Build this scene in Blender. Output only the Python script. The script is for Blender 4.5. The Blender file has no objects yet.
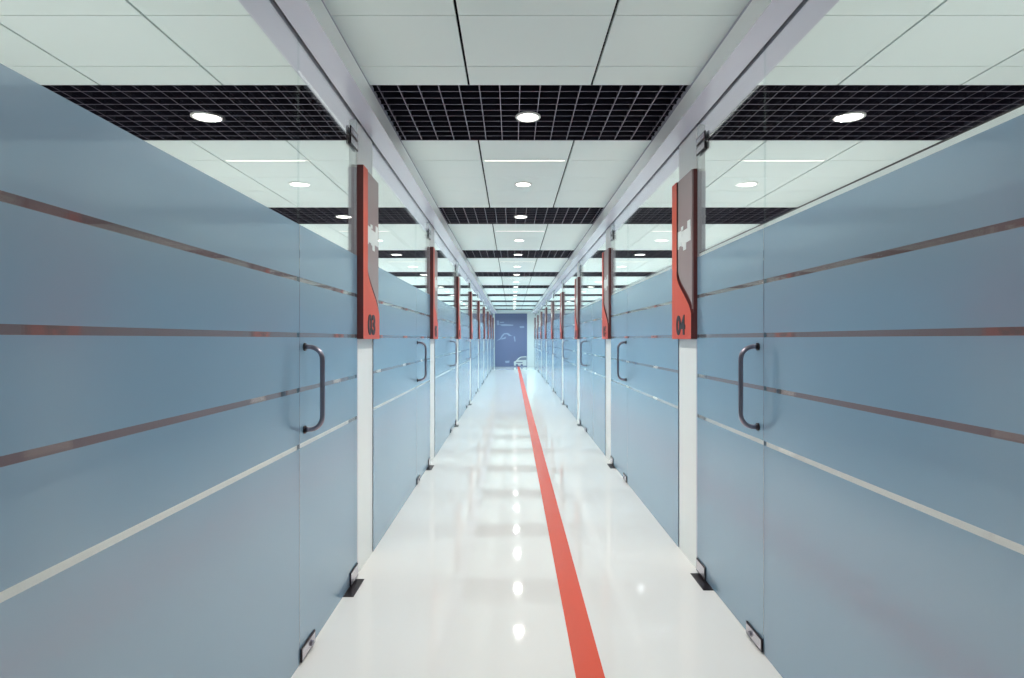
import bpy, bmesh, math
from mathutils import Vector, Matrix

S = bpy.context.scene
C = S.collection

# ------------------------------------------------------------------ dimensions
EYE = 1.5
WL, WR = 0.983, 1.202            # distance of the two glass lines from the camera axis
CEIL = 3.03
BEAM_Z = 2.885                   # underside of the beams over the glass lines
BAY = 3.15
N_BAYS = 9
Y_END, Y_BACK = 30.45, -3.2
X_OUT_L, X_OUT_R = -4.7, 4.92
XC = 0.11                        # middle of the corridor
TILE_W = 0.741
BAND0, BAND_P, BAND_W = 3.374, 3.14, 0.947
FILM_TOP = EYE + 0.526
STRIPES = [EYE + 0.2735, EYE + 0.0186, EYE - 0.2345, EYE - 0.4935]
ORD = ['nearest', 'second', 'third', 'fourth', 'fifth', 'sixth', 'seventh', 'eighth', 'ninth', 'tenth', 'eleventh']


# ------------------------------------------------------------------ materials
def s2l(c):
    return tuple((v / 12.92 if v <= 0.04045 else ((v + 0.055) / 1.055) ** 2.4) for v in [x / 255 for x in c]) + (1.0,)


def new_mat(name):
    m = bpy.data.materials.new(name)
    m.use_nodes = True
    nt = m.node_tree
    for n in list(nt.nodes):
        nt.nodes.remove(n)
    out = nt.nodes.new('ShaderNodeOutputMaterial')
    return m, nt, out


def pmat(name, rgb, rough=0.5, metal=0.0, spec=0.5, noise=0.0, nscale=6.0, coat=0.0):
    m, nt, out = new_mat(name)
    b = nt.nodes.new('ShaderNodeBsdfPrincipled')
    b.inputs['Base Color'].default_value = s2l(rgb)
    b.inputs['Roughness'].default_value = rough
    b.inputs['Metallic'].default_value = metal
    b.inputs['Specular IOR Level'].default_value = spec
    b.inputs['Coat Weight'].default_value = coat
    if noise:
        tc = nt.nodes.new('ShaderNodeTexCoord')
        nz = nt.nodes.new('ShaderNodeTexNoise')
        nz.inputs['Scale'].default_value = nscale
        nz.inputs['Detail'].default_value = 4
        mx = nt.nodes.new('ShaderNodeMix')
        mx.data_type = 'RGBA'
        c = s2l(rgb)
        mx.inputs[6].default_value = tuple(v * (1 - noise) for v in c[:3]) + (1,)
        mx.inputs[7].default_value = tuple(min(1, v * (1 + noise)) for v in c[:3]) + (1,)
        nt.links.new(tc.outputs['Object'], nz.inputs['Vector'])
        nt.links.new(nz.outputs['Fac'], mx.inputs[0])
        nt.links.new(mx.outputs[2], b.inputs['Base Color'])
    nt.links.new(b.outputs[0], out.inputs[0])
    return m


def schlick(nt, f0, f90):
    lw = nt.nodes.new('ShaderNodeLayerWeight')
    lw.inputs['Blend'].default_value = 0.5
    p = nt.nodes.new('ShaderNodeMath')
    p.operation = 'POWER'
    p.inputs[1].default_value = 5.0
    nt.links.new(lw.outputs['Facing'], p.inputs[0])
    a = nt.nodes.new('ShaderNodeMath')
    a.operation = 'MULTIPLY_ADD'
    a.inputs[1].default_value = f90 - f0
    a.inputs[2].default_value = f0
    nt.links.new(p.outputs[0], a.inputs[0])
    return a.outputs[0]


def glass_mat():
    m, nt, out = new_mat('clear_glass')
    t = nt.nodes.new('ShaderNodeBsdfTransparent')
    t.inputs[0].default_value = (0.95, 0.975, 0.975, 1)
    g = nt.nodes.new('ShaderNodeBsdfGlossy')
    g.inputs['Roughness'].default_value = 0.0
    g.inputs['Color'].default_value = (1, 1, 1, 1)
    mx = nt.nodes.new('ShaderNodeMixShader')
    nt.links.new(schlick(nt, 0.04, 0.95), mx.inputs[0])
    nt.links.new(t.outputs[0], mx.inputs[1])
    nt.links.new(g.outputs[0], mx.inputs[2])
    nt.links.new(mx.outputs[0], out.inputs[0])
    return m


def film_mat():
    m, nt, out = new_mat('frosted_blue_film')
    d = nt.nodes.new('ShaderNodeBsdfDiffuse')
    d.inputs['Color'].default_value = FILM_D
    t = nt.nodes.new('ShaderNodeBsdfTranslucent')
    t.inputs['Color'].default_value = FILM_T
    m1 = nt.nodes.new('ShaderNodeMixShader')
    m1.inputs[0].default_value = 0.5
    nt.links.new(d.outputs[0], m1.inputs[1])
    nt.links.new(t.outputs[0], m1.inputs[2])
    g = nt.nodes.new('ShaderNodeBsdfGlossy')
    g.inputs['Roughness'].default_value = 0.22
    g.inputs['Color'].default_value = (0.92, 0.96, 1, 1)
    mx = nt.nodes.new('ShaderNodeMixShader')
    nt.links.new(schlick(nt, 0.22, 0.92), mx.inputs[0])
    tr = nt.nodes.new('ShaderNodeBsdfTransparent')
    tr.inputs[0].default_value = (0.8, 0.92, 1, 1)
    m2 = nt.nodes.new('ShaderNodeMixShader')
    m2.inputs[0].default_value = 0.12
    nt.links.new(m1.outputs[0], m2.inputs[1])
    nt.links.new(tr.outputs[0], m2.inputs[2])
    nt.links.new(m2.outputs[0], mx.inputs[1])
    nt.links.new(g.outputs[0], mx.inputs[2])
    nt.links.new(mx.outputs[0], out.inputs[0])
    return m


def emit_mat(name, col, strength):
    m, nt, out = new_mat(name)
    e = nt.nodes.new('ShaderNodeEmission')
    e.inputs[0].default_value = tuple(col) + (1,)
    e.inputs[1].default_value = strength
    nt.links.new(e.outputs[0], out.inputs[0])
    return m


CEILING_FILL = 11  # strength of the added fill lamps in the booths
SPOT = 12
FILM_D = (0.265, 0.405, 0.565, 1)
FILM_T = (0.31, 0.57, 0.745, 1)
M = {
    'floor': pmat('polished_white_floor', (243, 241, 237), 0.045, spec=0.5, noise=0.012, nscale=1.5),
    'tile': pmat('white_ceiling_tile', (233, 243, 239), 0.55, noise=0.01, nscale=3),
    'plenum': pmat('black_ceiling_void', (12, 10, 24), 0.9),
    'blade': pmat('black_grille_blade', (11, 9, 30), 0.6),
    'blade_edge': pmat('grey_grille_edge', (128, 120, 136), 0.4, metal=0.2),
    'beam': pmat('satin_grey_beam', (196, 196, 210), 0.25, spec=0.5),
    'beam_lit_side': pmat('lightened_beam_side', (248, 250, 250), 0.35),  # beam's corridor face coloured lighter, standing in for light on it
    'slot': pmat('dark_glazing_slot', (62, 52, 60), 0.6),
    'post': pmat('white_post', (250, 253, 250), 0.3),
    'steel': pmat('brushed_steel', (150, 143, 154), 0.28, metal=1.0),
    'chrome': pmat('polished_steel', (214, 208, 214), 0.25, metal=0.7),
    'dark_steel': pmat('dark_steel', (50, 42, 48), 0.35, metal=0.7),
    'channel': pmat('satin_aluminium', (205, 203, 212), 0.3, metal=0.6),
    'orange': pmat('orange_sign_enamel', (226, 84, 54), 0.35),
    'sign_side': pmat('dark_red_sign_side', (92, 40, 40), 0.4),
    'sign_grey': pmat('taupe_sign_panel', (158, 140, 140), 0.3),
    'black': pmat('black_lettering', (24, 22, 26), 0.4),
    'white_mark': pmat('white_lettering', (236, 244, 242), 0.4),
    'red': pmat('orange_red_floor_paint', (232, 88, 62), 0.25),
    'wall_w': pmat('white_wall', (232, 238, 238), 0.5, noise=0.01),
    'wall_b': pmat('brown_room_wall', (112, 86, 88), 0.6, noise=0.08, nscale=0.8),
    'poster': pmat('blue_poster', (108, 119, 156), 0.4, noise=0.08, nscale=0.7),
    'poster_pale': pmat('pale_poster_print', (152, 170, 200), 0.45),
    'poster_car': pmat('pale_car_print', (214, 224, 226), 0.45),
    'poster_dark': pmat('dark_poster_print', (128, 136, 156), 0.45),
    'ring': pmat('white_light_ring', (235, 235, 230), 0.4),
    'glass': glass_mat(),
    'glass_edge': pmat('ground_glass_edge', (104, 118, 136), 0.4),
    'film': film_mat(),
    'disc': emit_mat('downlight_glow', (1.0, 0.95, 0.88), 7),
    'strip': emit_mat('slot_light_glow', (1.0, 0.93, 0.82), 3.0),
}


# ------------------------------------------------------------------ mesh helpers
class MB:
    """Collects boxes, quads, prisms and tubes into one mesh."""

    def __init__(self):
        self.bm = bmesh.new()

    def box(self, x0, x1, y0, y1, z0, z1, mi=0, bev=0.0):
        b = self.bm
        v = [b.verts.new((x, y, z)) for z in (z0, z1) for y in (y0, y1) for x in (x0, x1)]
        fs = [(0, 2, 3, 1), (4, 5, 7, 6), (0, 1, 5, 4), (2, 6, 7, 3), (0, 4, 6, 2), (1, 3, 7, 5)]
        out = []
        for f in fs:
            fc = b.faces.new([v[i] for i in f])
            fc.material_index = mi
            out.append(fc)
        if bev:
            es = list({e for f in out for e in f.edges})
            bmesh.ops.bevel(b, geom=es, offset=bev, segments=2, profile=0.5, affect='EDGES', material=-1)
        return out

    def quad(self, pts, mi=0):
        f = self.bm.faces.new([self.bm.verts.new(p) for p in pts])
        f.material_index = mi
        return f

    def prism(self, pts, y0, y1, mi=0, side_mi=None):
        """Outline in local x/z, extruded from y0 (front) to y1 (back)."""
        b = self.bm
        a = [b.verts.new((x, y0, z)) for x, z in pts]
        c = [b.verts.new((x, y1, z)) for x, z in pts]
        f = b.faces.new(a)
        f.material_index = mi
        f = b.faces.new(c[::-1])
        f.material_index = mi
        n = len(pts)
        for i in range(n):
            j = (i + 1) % n
            f = b.faces.new((a[j], a[i], c[i], c[j]))
            f.material_index = mi if side_mi is None else side_mi

    def tube(self, path, r, seg=14, mi=0, cap=True):
        b = self.bm
        path = [Vector(p) for p in path]
        rings = []
        n = len(path)
        for i, p in enumerate(path):
            d = (path[min(i + 1, n - 1)] - path[max(i - 1, 0)]).normalized()
            ref = Vector((1, 0, 0)) if abs(d.x) < 0.9 else Vector((0, 0, 1))
            u = d.cross(ref).normalized()
            w = d.cross(u).normalized()
            rings.append([b.verts.new(p + (u * math.cos(k * 2 * math.pi / seg) + w * math.sin(k * 2 * math.pi / seg)) * r) for k in range(seg)])
        for i in range(n - 1):
            for k in range(seg):
                f = b.faces.new((rings[i][k], rings[i][(k + 1) % seg], rings[i + 1][(k + 1) % seg], rings[i + 1][k]))
                f.smooth = True
                f.material_index = mi
        if cap:
            b.faces.new(rings[0]).material_index = mi
            b.faces.new(rings[-1][::-1]).material_index = mi

    def lathe(self, prof, seg=32, mi=0, c=(0, 0, 0)):
        """Profile of (radius, z) turned about the z axis."""
        b = self.bm
        rings = []
        for r, z in prof:
            if r < 1e-6:
                rings.append([b.verts.new((c[0], c[1], c[2] + z))])
            else:
                rings.append([b.verts.new((c[0] + r * math.cos(k * 2 * math.pi / seg), c[1] + r * math.sin(k * 2 * math.pi / seg), c[2] + z)) for k in range(seg)])
        for A, B in zip(rings, rings[1:]):
            for k in range(seg):
                k2 = (k + 1) % seg
                if len(A) == 1:
                    f = b.faces.new((A[0], B[k], B[k2]))
                elif len(B) == 1:
                    f = b.faces.new((A[k], A[k2], B[0]))
                else:
                    f = b.faces.new((A[k], A[k2], B[k2], B[k]))
                f.material_index = mi

    def build(self, name, mats, parent=None):
        me = bpy.data.meshes.new(name)
        bmesh.ops.recalc_face_normals(self.bm, faces=self.bm.faces[:])
        self.bm.to_mesh(me)
        self.bm.free()
        if not isinstance(mats, (list, tuple)):
            mats = [mats]
        for m in mats:
            me.materials.append(m)
        o = bpy.data.objects.new(name, me)
        C.objects.link(o)
        if parent:
            o.parent = parent
        return o


def empty(name, loc=(0, 0, 0), rz=0.0):
    o = bpy.data.objects.new(name, None)
    o.empty_display_size = 0.1
    C.objects.link(o)
    o.location = loc
    o.rotation_euler = (0, 0, rz)
    return o


def tag(o, label, cat, group=None, kind='thing'):
    o['label'] = label
    o['category'] = cat
    o['kind'] = kind
    if group:
        o['group'] = group
    return o


def struct(o, label=None, cat=None):
    o['kind'] = 'structure'
    if label:
        o['label'] = label
    if cat:
        o['category'] = cat
    return o


def kids(o):
    return [x for x in bpy.data.objects if x.parent == o]


def copy_tree(o, parent=None):
    c = o.copy()
    C.objects.link(c)
    if parent:
        c.parent = parent
        c.matrix_parent_inverse = o.matrix_parent_inverse.copy()
    for ch in kids(o):
        copy_tree(ch, c)
    return c


# ------------------------------------------------------------------ the setting
b = MB()
b.box(X_OUT_L, X_OUT_R, Y_BACK, Y_END, -0.15, 0)
struct(b.build('floor', M['floor']), 'glossy white polished floor', 'floor')

# ceiling: tiles with real open joints under a black void; the grille bands are left open
b = MB()
JX, JY = 0.007, 0.0025
xs = [XC + TILE_W * (i - 0.5) for i in range(-7, 9)]
xs = [x for x in xs if X_OUT_L < x < X_OUT_R]
xs = [X_OUT_L] + xs + [X_OUT_R]
zones = []
y = Y_BACK
k = -2
while True:
    s = BAND0 + BAND_P * k
    if s > Y_END:
        zones.append((y, Y_END))
        break
    if s > y:
        zones.append((y, s))
    y = s + BAND_W
    if y >= Y_END:
        break
    k += 1
for a, c in zones:
    base = None
    for kk in range(-4, 12):
        e = BAND0 + BAND_P * kk + BAND_W
        if abs(e - a) < 0.01 or (e < a < e + BAND_P - BAND_W):
            base = e
    ys = [a] + [base - 0.015 + 0.494 * i for i in range(1, 5) if a + 0.05 < base + 0.494 * i < c - 0.05] + [c]
    for y0, y1 in zip(ys, ys[1:]):
        for x0, x1 in zip(xs, xs[1:]):
            b.box(x0 + JX, x1 - JX, y0 + (JY if y0 > a else 0), y1 - (JY if y1 < c else 0), CEIL, CEIL + 0.02)
b.box(X_OUT_L, X_OUT_R, Y_BACK, Y_END, CEIL + 0.25, CEIL + 0.3, 1)
struct(b.build('ceiling', [M['tile'], M['plenum']]), 'white tiled ceiling with dark joints', 'ceiling')

b = MB()
b.box(X_OUT_L, X_OUT_R, Y_END, Y_END + 0.15, 0, CEIL + 0.3)
struct(b.build('wall_end', M['wall_w']), 'white wall at the far end of the corridor', 'wall')
b = MB()
b.box(X_OUT_L, X_OUT_R, Y_BACK - 0.15, Y_BACK, 0, CEIL + 0.3)
struct(b.build('wall_back', M['wall_w']))
b = MB()
b.box(X_OUT_L - 0.15, X_OUT_L, Y_BACK, Y_END, 0, CEIL + 0.3)
struct(b.build('wall_left', M['wall_b']))
b = MB()
b.box(X_OUT_R, X_OUT_R + 0.15, Y_BACK, Y_END, 0, CEIL + 0.3)
struct(b.build('wall_right', M['wall_b']))

# beams over the two glass lines: corridor half, dark glazing slot, thin room half
for side, sg, W in (('left', -1, WL), ('right', 1, WR)):
    b = MB()

    def bx(u0, u1, z0, z1, mi, bev=0):
        x0, x1 = sorted((sg * u0, sg * u1))
        return b.box(x0, x1, Y_BACK, Y_END, z0, z1, mi, bev)
    bx(W - 0.138, W - 0.012, BEAM_Z, CEIL - 0.03, 0)[5 if sg < 0 else 4].material_index = 2
    bx(W - 0.128, W - 0.012, CEIL - 0.03, CEIL + 0.02, 0)
    bx(W - 0.012, W + 0.012, BEAM_Z + 0.03, CEIL, 1)
    bx(W - 0.012, W - 0.0075, BEAM_Z + 0.004, BEAM_Z + 0.03, 1)
    bx(W + 0.012, W + 0.137, BEAM_Z, CEIL + 0.02, 0)
    struct(b.build('trim_%d' % (1 if side == 'left' else 2), [M['beam'], M['slot'], M['beam_lit_side']]), 'pale grey ceiling beam over the %s row of glass' % side, 'beam')

# ------------------------------------------------------------------ ceiling grilles
PX, PY = TILE_W / 6, BAND_W / 10


def grille_mesh(x0, x1):
    b = MB()
    t, h = 0.004, 0.06
    c = 0.0028 if x0 > -2 and x1 < 2 else 0.0016
    z0 = CEIL + 0.002
    n0 = math.ceil((x0 - XC) / PX - 0.5)
    xs = []
    i = n0
    while XC + PX * (i + 0.5) < x1:
        xs.append(XC + PX * (i + 0.5))
        i += 1
    for x in xs:
        if x - t < x0 or x + t > x1:
            continue
        b.box(x - t / 2, x + t / 2, 0, BAND_W, z0 + 0.002, z0 + h, 0)
        b.box(x - c, x + c, 0, BAND_W, z0, z0 + 0.002, 1)
    for j in range(0, 11):
        y = min(max(PY * j, t), BAND_W - t)
        b.box(x0, x1, y - t / 2, y + t / 2, z0 + 0.002, z0 + h, 0)
        b.box(x0, x1, y - t / 2 - 0.0005, y + t / 2 + 0.0005, z0 + 0.0003, z0 + 0.002, 1)
    return b


spans = [('left booths', X_OUT_L, -WL - 0.142), ('corridor', -WL + 0.125, WR - 0.125), ('right booths', WR + 0.142, X_OUT_R)]
for name, x0, x1 in spans:
    proto = None
    for k in range(-1, 9):
        if proto is None:
            g = grille_mesh(x0, x1).build('ceiling_grille', [M['blade'], M['blade_edge']])
            proto = g
        else:
            g = copy_tree(proto)
        g.location = (0, BAND0 + BAND_P * k, 0)
        if k < 0:
            tag(g, 'black open-cell ceiling grille over the %s, behind the camera' % name, 'ceiling grille', 'black ceiling grilles')
        else:
            tag(g, 'black open-cell ceiling grille over the %s, %s band from the camera' % (name, ORD[k].replace('nearest', 'first')), 'ceiling grille', 'black ceiling grilles')

# ------------------------------------------------------------------ ceiling lights
def make_downlight():
    root = empty('downlight')
    b = MB()
    b.lathe([(0.070, -0.009), (0.082, -0.010), (0.086, -0.007), (0.086, 0.0), (0.070, 0.0), (0.070, -0.009)], 32)
    b.build('trim_ring', M['ring'], root)
    b = MB()
    b.lathe([(0.0, -0.008), (0.045, -0.0075), (0.0695, -0.005)], 32)
    b.build('diffuser', M['disc'], root)
    return root


def make_slot():
    root = empty('slot_light')
    w = TILE_W / 2 - 0.03
    b = MB()
    for y0, y1 in ((-0.013, -0.008), (0.008, 0.013)):
        b.box(-w, w, y0, y1, -0.003, 0.0)
    for x0, x1 in ((-w - 0.006, -w), (w, w + 0.006)):
        b.box(x0, x1, -0.013, 0.013, -0.003, 0.0)
    b.build('frame', M['ring'], root)
    b = MB()
    b.box(-w, w, -0.008, 0.008, -0.002, -0.0005)
    b.build('diffuser', M['strip'], root)
    return root


def bay_tint(k):
    u = min(1.0, max(0.0, (k - 1) / 4))
    return (1.0 - 0.19 * u, 0.96 + 0.04 * u, 0.91 + 0.09 * u), 1.0 + 0.9 * u


def spot(x, y, k, f=1.0):
    col, gain = bay_tint(k)
    L = bpy.data.lights.new('downlight_lamp', 'AREA')
    L.shape = 'DISK'
    L.size = 0.12
    L.spread = math.radians(150)
    L.energy = SPOT * gain * f
    L.color = col
    o = bpy.data.objects.new('downlight_lamp', L)
    C.objects.link(o)
    o.location = (x, y, CEIL - 0.014)


dl, sl = make_downlight(), make_slot()
first_d = first_s = True
for zone, zx in (('left booths', XC - 3 * TILE_W), ('corridor', XC), ('right booths', XC + 3 * TILE_W)):
    for k in range(-1 if zone == 'corridor' else 0, 9):
        ys = BAND0 + BAND_P * k
        w = 'behind the camera' if k < 0 else None
        o = dl if first_d else copy_tree(dl)
        first_d = False
        o.location = (zx, ys + BAND_W * 0.5 - 0.0, CEIL - 0.001)
        spot(zx, o.location.y, k)
        spot(zx, ys + BAND_W + 1.2, k)
        nm = w or ('%s from the camera' % ORD[k].replace('nearest', 'first'))
        tag(o, 'round glowing downlight in the black grille over the %s, %s' % (zone, nm), 'ceiling light', 'downlights in the grille bands')
        o = copy_tree(dl)
        o.location = (zx, ys + BAND_W + 1.2, CEIL - 0.001)
        tag(o, 'round downlight in the white tiles over the %s, %s' % (zone, nm), 'ceiling light', 'downlights in the white tiles')
        o = sl if first_s else copy_tree(sl)
        first_s = False
        o.location = (zx, ys + BAND_W - 0.015 + 0.494, CEIL)
        tag(o, 'thin glowing slot light in the white tiles over the %s, %s' % (zone, nm), 'ceiling light', 'slot lights in the white tiles')

# ------------------------------------------------------------------ glass lines
# local frame of everything on a glass line: x runs to the right of someone facing the glass,
# -y points into the corridor, z is up.
def frame(side):
    return (-WL, math.pi / 2, 1) if side == 'left' else (WR, -math.pi / 2, -1)


GT = 0.006


def glass_box(x0, x1, z0, z1):
    b = MB()
    b.box(x0, x1, -GT, GT, z0, z1)
    if z0 < FILM_TOP:
        for x in (x0 - 0.0004, x1 + 0.0004):      # ground edge of the frosted height
            b.quad([(x, -GT, z0), (x, GT, z0), (x, GT, FILM_TOP), (x, -GT, FILM_TOP)], 1)
    return b


def film_bands(x0, x1, z0):
    b = MB()
    edges = [FILM_TOP]
    for s in STRIPES:
        edges += [s + 0.0105, s - 0.0105]
    edges.append(z0)
    for i in range(0, len(edges), 2):
        t, bo = edges[i], edges[i + 1]
        b.quad([(x0, -GT - 0.0008, bo), (x1, -GT - 0.0008, bo), (x1, -GT - 0.0008, t), (x0, -GT - 0.0008, t)])
    return b


def rail(x0, x1):
    b = MB()
    b.box(x0, x1, GT + 0.001, GT + 0.009, FILM_TOP + 0.002, FILM_TOP + 0.026, 0, 0.001)
    b.box(x0, x1, GT + 0.001, GT + 0.007, FILM_TOP + 0.026, FILM_TOP + 0.032, 1)
    return b


def handle_mb(x, sgn, z0=1.074, z1=1.463, d=0.092, r=0.0112, rad=0.062):
    """D-shaped pull: sgn -1 stands out into the corridor, +1 into the booth."""
    b = MB()
    y0 = sgn * (GT + 0.0005)
    yo = sgn * d
    p = [(x, y0, z1)]
    for i in range(9):
        a = i / 8 * math.pi / 2
        p.append((x, yo - sgn * rad + sgn * rad * math.sin(a), z1 - rad + rad * math.cos(a)))
    for i in range(9):
        a = i / 8 * math.pi / 2
        p.append((x, yo - sgn * rad + sgn * rad * math.cos(a), z0 + rad - rad * math.sin(a)))
    p.append((x, y0, z0))
    b.tube(p, r, 16)
    return b


def rose_mb(x, z, sgn):
    b = MB()
    y0, y1 = sgn * (GT + 0.001), sgn * (GT + 0.007)
    b.tube([(x, y0, z), (x, y1, z)], 0.019, 20)
    return b


def patch_mb(x0, x1, z0, z1, t=0.009):
    """A pair of polished cover plates clamped on both faces of the glass, with a dark rim."""
    b = MB()
    for s in (-1, 1):
        ya, yb = sorted((s * (GT + 0.0012), s * (GT + t)))
        b.box(x0, x1, ya, yb, z0, z1, 1, 0.002)
        m = 0.007
        yc, yd = sorted((s * (GT + t - 0.001), s * (GT + t + 0.001)))
        b.box(x0 + m, x1 - m, yc, yd, z0 + m, z1 - m, 0)
    return b


DOOR_W = 0.955
DOOR_TOP = 2.732


def make_door(side):
    X, rz, sx = frame(side)
    root = empty('door')
    h = DOOR_W / 2
    near = -h * sx                     # local x of the edge nearest the camera
    far = h * sx
    lo, hi = -h + 0.002, h - 0.002
    glass_box(lo, hi, 0.012, DOOR_TOP).build('glass_pane', [M['glass'], M['glass_edge']], root)
    film_bands(lo, hi, 0.012).build('frosted_film', M['film'], root)
    if side == 'right':
        rail(lo, hi).build('top_strip', [M['post'], M['dark_steel']], root)
    hx = near + 0.058 * sx
    for sgn in (-1, 1):
        hd = handle_mb(hx, sgn).build('handle', M['steel'], root)
        for z in (1.074, 1.463):
            rose_mb(hx, z, sgn).build('mounting_rose', M['dark_steel'], hd)
    a, c = sorted((near + 0.004 * sx, near + 0.185 * sx))
    pl = patch_mb(a, c, 0.008, 0.07).build('corner_lock', [M['chrome'], M['dark_steel']], root)
    b = MB()
    lx = (a + c) / 2 + 0.03 * sx
    b.tube([(lx, -GT - 0.012, 0.036), (lx, -GT - 0.019, 0.036)], 0.013, 18)
    b.build('lock_cylinder', M['steel'], pl)
    a, c = sorted((far - 0.004 * sx, far - 0.165 * sx))
    patch_mb(a, c, 0.012, 0.092).build('bottom_hinge', [M['chrome'], M['dark_steel']], root)
    patch_mb(a, c, DOOR_TOP - 0.055, DOOR_TOP - 0.001).build('top_hinge', [M['chrome'], M['dark_steel']], root)
    return root


def make_transom(side):
    X, rz, sx = frame(side)
    root = empty('glass_transom')
    h = DOOR_W / 2
    glass_box(-h + 0.002, h - 0.002, DOOR_TOP + 0.005, BEAM_Z + 0.025).build('glass_pane', [M['glass'], M['glass_edge']], root)
    far = h * sx
    a, c = sorted((far - 0.004 * sx, far - 0.165 * sx))
    patch_mb(a, c, DOOR_TOP + 0.006, DOOR_TOP + 0.055).build('hinge_plate', [M['chrome'], M['dark_steel']], root)
    return root


def make_panel(side, w):
    root = empty('glass_partition')
    lo, hi = -w / 2 + 0.002, w / 2 - 0.002
    glass_box(lo, hi, 0.003, BEAM_Z + 0.025).build('glass_pane', [M['glass'], M['glass_edge']], root)
    film_bands(lo, hi, 0.004).build('frosted_film', M['film'], root)
    if side == 'right':
        rail(lo, hi).build('top_strip', [M['post'], M['dark_steel']], root)
    return root


POST_W = 0.41


def make_post(side):
    X, rz, sx = frame(side)
    root = empty('wall_post')
    h = POST_W / 2
    near = -h * sx
    a, c = sorted((near + 0.03 * sx, h * sx))
    b = MB()
    b.box(a, c, 0.0, 0.05, 0.0, BEAM_Z, 0, 0.002)
    a2, c2 = sorted((near, near + 0.03 * sx))
    b.box(a2, c2, 0.004, 0.046, EYE + 1.085, BEAM_Z, 0)
    b.build('panel', M['post'], root)
    # satin metal channel along the hinge edge up to the top of the sign
    b = MB()
    b.box(a2, c2, -0.002, 0.05, 0.0, EYE + 1.085, 0, 0.003)
    b.build('edge_channel', M['channel'], root)
    return root


SIGN_W, SIGN_H, SIGN_T = 0.43, 1.102, 0.044


def text_mesh(txt, size, sx, depth, name, mat, parent, loc):
    cu = bpy.data.curves.new(name, 'FONT')
    cu.body = txt
    cu.size = size
    cu.extrude = depth
    cu.offset = 0.007
    cu.align_x = 'CENTER'
    cu.align_y = 'BOTTOM_BASELINE'
    t = bpy.data.objects.new(name + '_source', cu)
    C.objects.link(t)
    bpy.context.view_layer.update()
    me = bpy.data.meshes.new_from_object(t.evaluated_get(bpy.context.evaluated_depsgraph_get()))
    bpy.data.objects.remove(t)
    bpy.data.curves.remove(cu)
    me.transform(Matrix.Translation(loc) @ Matrix.Rotation(math.pi / 2, 4, 'X') @ Matrix.Diagonal((sx, 1, 1, 1)))
    me.name = name
    me.materials.clear()
    me.materials.append(mat)
    o = bpy.data.objects.new(name, me)
    C.objects.link(o)
    o.parent = parent
    return o


def make_sign():
    """x 0..SIGN_W, z 0..SIGN_H, front at -SIGN_T."""
    root = empty('booth_sign')
    w, t = SIGN_W, SIGN_T
    b = MB()
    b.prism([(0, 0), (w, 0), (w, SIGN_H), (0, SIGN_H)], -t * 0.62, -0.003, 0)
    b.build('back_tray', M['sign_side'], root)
    # orange front with a strip on the left that swells into a full-width foot
    sw = 0.112
    pts = [(0, 0), (w, 0), (w, 0.165)]
    z0, z1 = 0.165, 0.44
    for i in range(1, 15):
        u = i / 14
        e = u * u * (3 - 2 * u)
        pts.append((w + (sw - w) * (0.35 * u + 0.65 * e) , z0 + (z1 - z0) * u))
    pts += [(sw, SIGN_H), (0, SIGN_H)]
    b = MB()
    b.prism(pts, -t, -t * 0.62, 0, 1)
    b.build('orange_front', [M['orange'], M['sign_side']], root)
    # taupe name panel set in behind a dark shadow gap
    g = 0.012
    q = []
    for i in range(0, 15):
        u = i / 14
        e = u * u * (3 - 2 * u)
        q.append((min(w - 0.004, w + (sw - w) * (0.35 * u + 0.65 * e) + g), z0 + (z1 - z0) * u + 0.03))
    q = [(w - 0.004, z0 + 0.03)] + q[1:] + [(sw + g, SIGN_H - 0.002), (w - 0.004, SIGN_H - 0.002)]
    b = MB()
    b.prism(q, -t * 0.86, -t * 0.62, 0)
    b.build('name_panel', M['sign_grey'], root)
    # white emblem: a block with small tabs
    b = MB()
    y0, y1 = -t * 0.92, -t * 0.86
    for (xa, xb, za, zb) in ((0.15, 0.21, 0.64, 0.745), (0.216, 0.262, 0.63, 0.735), (0.268, 0.405, 0.645, 0.735), (0.34, 0.40, 0.735, 0.782),
                             (0.20, 0.25, 0.742, 0.768), (0.25, 0.31, 0.60, 0.645), (0.13, 0.15, 0.625, 0.745), (0.205, 0.275, 0.66, 0.70)):
        b.box(xa, xb, y0, y1, za, zb)
    b.build('white_emblem', M['white_mark'], root)
    return root


def make_floor_plate():
    b = MB()
    b.box(-0.12, 0.12, -0.062, 0.062, 0.0, 0.004, 0, 0.0015)
    for x in (-0.1, 0.1):
        b.lathe([(0.006, 0.0045), (0.0, 0.0048)], 12, 1, (x, 0, 0))
    return b


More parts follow.
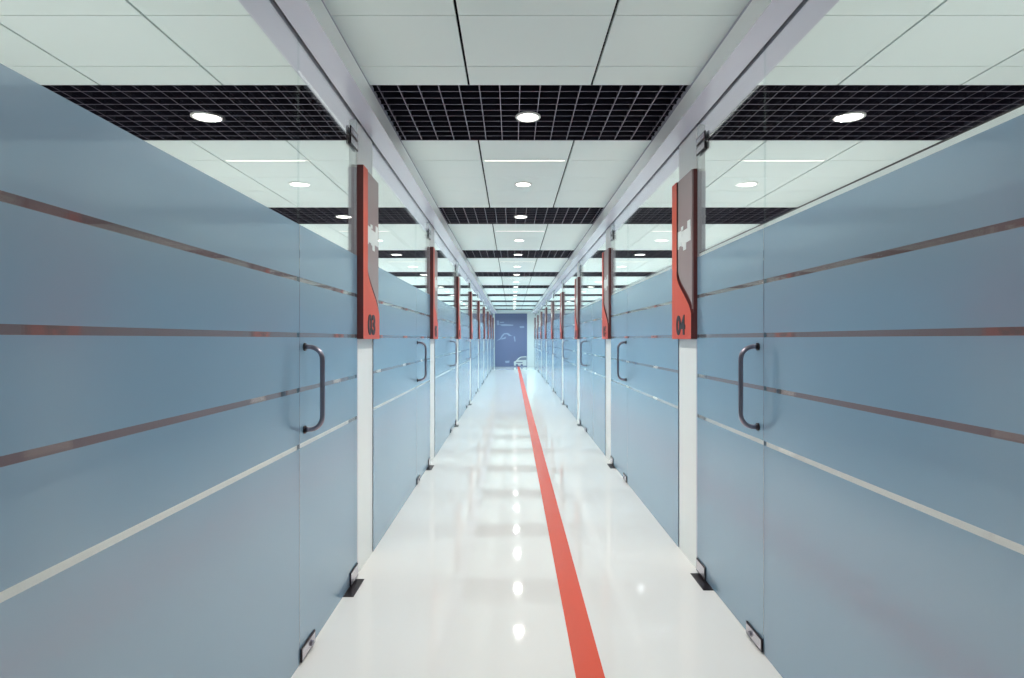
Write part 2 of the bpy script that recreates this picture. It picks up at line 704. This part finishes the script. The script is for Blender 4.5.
plate_src = None
for side in ('left', 'right'):
    X, rz, sx = frame(side)
    off = 0.0 if side == 'left' else 0.085
    door_near = 2.575 + off
    door_far = door_near + DOOR_W
    post_near = door_far + 0.004
    post_far = post_near + POST_W
    panel_w = BAY - DOOR_W - POST_W - 0.004
    door = make_door(side)
    tran = make_transom(side)
    panel = make_panel(side, panel_w)
    post = make_post(side)
    sign = make_sign()
    if plate_src is None:
        plate_src = make_floor_plate().build('floor_hinge_plate', [M['dark_steel'], M['steel']])
        plate = plate_src
    else:
        plate = copy_tree(plate_src)
    for k in range(N_BAYS):
        o_ = ORD[k] + ' from the camera' if k else 'nearest the camera'
        dy = BAY * k

        def put(src, y, z=0.0):
            o = src if k == 0 else copy_tree(src)
            o.location = (X, y, z)
            o.rotation_euler = (0, 0, rz)
            return o
        d = put(door, (door_near + door_far) / 2 + dy)
        tag(d, 'frosted blue glass door with bent steel handle, %s in the %s row' % (o_, side), 'glass door', 'frosted glass doors of the %s row' % side)
        t = put(tran, (door_near + door_far) / 2 + dy)
        tag(t, 'clear glass transom above the %s row door %s' % (side, o_), 'transom', 'glass transoms of the %s row' % side)
        p = put(post, (post_near + post_far) / 2 + dy)
        tag(p, 'white post panel running from floor to beam, %s in the %s row' % (o_, side), 'post', 'white posts of the %s row' % side)
        # sign: local x=0 is the viewer's left edge
        sy = (post_near + 0.003 + dy) if side == 'left' else (post_near + 0.003 + SIGN_W + dy)
        num = '%02d' % ((3 if side == 'left' else 4) + 2 * k)
        if k == 0:
            s_ = sign
        else:
            s_ = copy_tree(sign)
        s_.location = (X, sy, EYE)
        s_.rotation_euler = (0, 0, rz)
        tag(s_, 'tall orange and taupe booth sign on the white post %s, %s row' % (o_, side), 'sign', 'orange booth signs of the %s row' % side)
        f = put(plate, post_near - 0.16 + dy, 0.0)
        tag(f, 'dark steel floor hinge plate under the %s row door %s' % (side, o_), 'floor plate', 'floor hinge plates of the %s row' % side)
        q = put(panel, door_near - panel_w / 2 + dy)
        tag(q, 'fixed frosted blue glass panel with clear stripes, %s in the %s row' % (o_, side), 'glass partition', 'fixed glass panels of the %s row' % side)
    # numbers go on after copying, so that each sign has its own
    signs = sorted([o for o in bpy.data.objects if o.name.startswith('booth_sign') and o.get('group', '').endswith('%s row' % side)], key=lambda o: o.location.y)
    for k, s_ in enumerate(signs):
        num = '%02d' % ((3 if side == 'left' else 4) + 2 * k)
        text_mesh(num, 0.175, 1.12, 0.0015, 'number', M['black'], s_, (0.21, -SIGN_T - 0.0015, 0.035))
    # the last fixed panel, up to the end wall
    y0 = post_far + BAY * (N_BAYS - 1)
    q = make_panel(side, Y_END - y0 - 0.002)
    q.location = (X, (y0 + Y_END) / 2, 0)
    q.rotation_euler = (0, 0, rz)
    tag(q, 'fixed frosted blue glass panel meeting the end wall in the %s row' % side, 'glass partition', 'fixed glass panels of the %s row' % side)

# ------------------------------------------------------------------ floor stripe
b = MB()
b.box(0.283, 0.412, Y_BACK, Y_END - 0.005, 0.0, 0.0012)
tag(b.build('floor_stripe', M['red']), 'orange-red guide stripe running along the white corridor floor', 'floor stripe')

# ------------------------------------------------------------------ poster on the end wall
root = empty('wall_poster', (0, Y_END, 0))
tag(root, 'large dark blue poster with a pale car on the end wall', 'poster')
PX0, PX1, PZ1 = -0.93, 0.82, 2.886
b = MB()
b.box(PX0, PX1, -0.02, -0.001, 0.002, PZ1)
b.build('sheet', M['poster'], root)


def decal(polys, name, mat, y=-0.021):
    b = MB()
    for p in polys:
        b.prism(p, y - 0.001, y, 0)
    return b.build(name, mat, root)


def pz(px, py):
    return ((px - 512) * (Y_END - 0.02) / 560, EYE + (339 - py) * (Y_END - 0.02) / 560)


def polyp(*pts):
    return [pz(*p) for p in pts]


decal([polyp((496.5, 320.5), (499, 320.5), (499.3, 325), (497, 325.2)),
       polyp((500, 322), (504, 321.7), (504, 322.7), (500, 323)),
       polyp((499.3, 324.4), (505, 324), (513.5, 324.7), (513, 325.8), (502, 326)),
       polyp((519.5, 326.2), (524, 326), (524.4, 327.8), (520, 328))], 'pale_print', M['poster_pale'])
decal([polyp((496, 341.2), (500, 338.5), (502, 335), (504, 333.2), (508, 333), (510.5, 335), (512.5, 336), (509, 335.9), (507, 334.2), (504.5, 334.4), (503, 336.2), (500.5, 339.5)),
       polyp((501.5, 338.6), (506, 336.7), (505.6, 338.6), (501.4, 339.6)),
       polyp((513.6, 336.4), (515, 336.4), (515.6, 341.5), (514.6, 341.6))], 'pale_car_sketch', M['poster_pale'])
decal([polyp((505, 361), (509.5, 360.6), (509.3, 362.8), (505.6, 363))], 'small_pale_print', M['poster_pale'])
decal([polyp((513.8, 361.8), (516, 360.6), (518.5, 357.8), (521, 356.6), (526.6, 356.3), (526.6, 365.8), (523, 365.8), (522.6, 364.2), (521, 364.2), (520.5, 365.8), (518.3, 365.6), (517.8, 364), (516, 364), (515.6, 366), (514, 365.4))],
      'car_body', M['poster_car'])
decal([polyp((518, 360.2), (519.8, 358.2), (521.6, 357.4), (526.4, 357.2), (526.4, 360)),
       polyp((516.2, 362), (522.5, 362), (522.5, 363), (516.2, 363))], 'car_windows', M['poster_dark'], y=-0.0225)

# ------------------------------------------------------------------ added fill lamps, unseen behind the frosted glass, brightening the ceilings
for side, x in (('left', -2.35), ('right', 2.57)):
    for k in range(-1, N_BAYS):
        L = bpy.data.lights.new('added_ceiling_fill', 'AREA')
        L.shape = 'RECTANGLE'
        L.size, L.size_y = 2.0, 2.2
        col, gain = bay_tint(k)
        L.energy = CEILING_FILL * gain * (0.6 if k < 0 else 1.0)
        L.color = [0.5 + 0.5 * v for v in col]
        o = bpy.data.objects.new('added_ceiling_fill', L)
        C.objects.link(o)
        o.location = (x, 2.2 + BAY * k, 1.92)
        o.rotation_euler = (math.pi, 0, 0)

# ------------------------------------------------------------------ world, camera, view
w = bpy.data.worlds.new('World')
S.world = w
w.use_nodes = True
bg = w.node_tree.nodes.get('Background') or w.node_tree.nodes.new('ShaderNodeBackground')
bg.inputs[0].default_value = (0.6, 0.7, 0.8, 1)
bg.inputs[1].default_value = 0.2

cam = bpy.data.cameras.new('camera')
co = bpy.data.objects.new('camera', cam)
C.objects.link(co)
co.location = (0, 0, EYE)
co.rotation_euler = (math.pi / 2, 0, 0)
cam.sensor_width = 36
cam.sensor_fit = 'HORIZONTAL'
cam.lens = 560 * 36 / 1024
cam.clip_start = 0.02
S.camera = co

S.view_settings.view_transform = 'Standard'
S.view_settings.look = 'None'
S.view_settings.exposure = 0.16
S.view_settings.gamma = 1.0
S.view_settings.use_curve_mapping = False
S.cycles.max_bounces = 12
S.cycles.diffuse_bounces = 6
S.cycles.glossy_bounces = 6
S.cycles.transparent_max_bounces = 24
S.cycles.transmission_bounces = 8
S.cycles.sample_clamp_indirect = 6
S.cycles.caustics_reflective = True
S.cycles.use_denoising = True
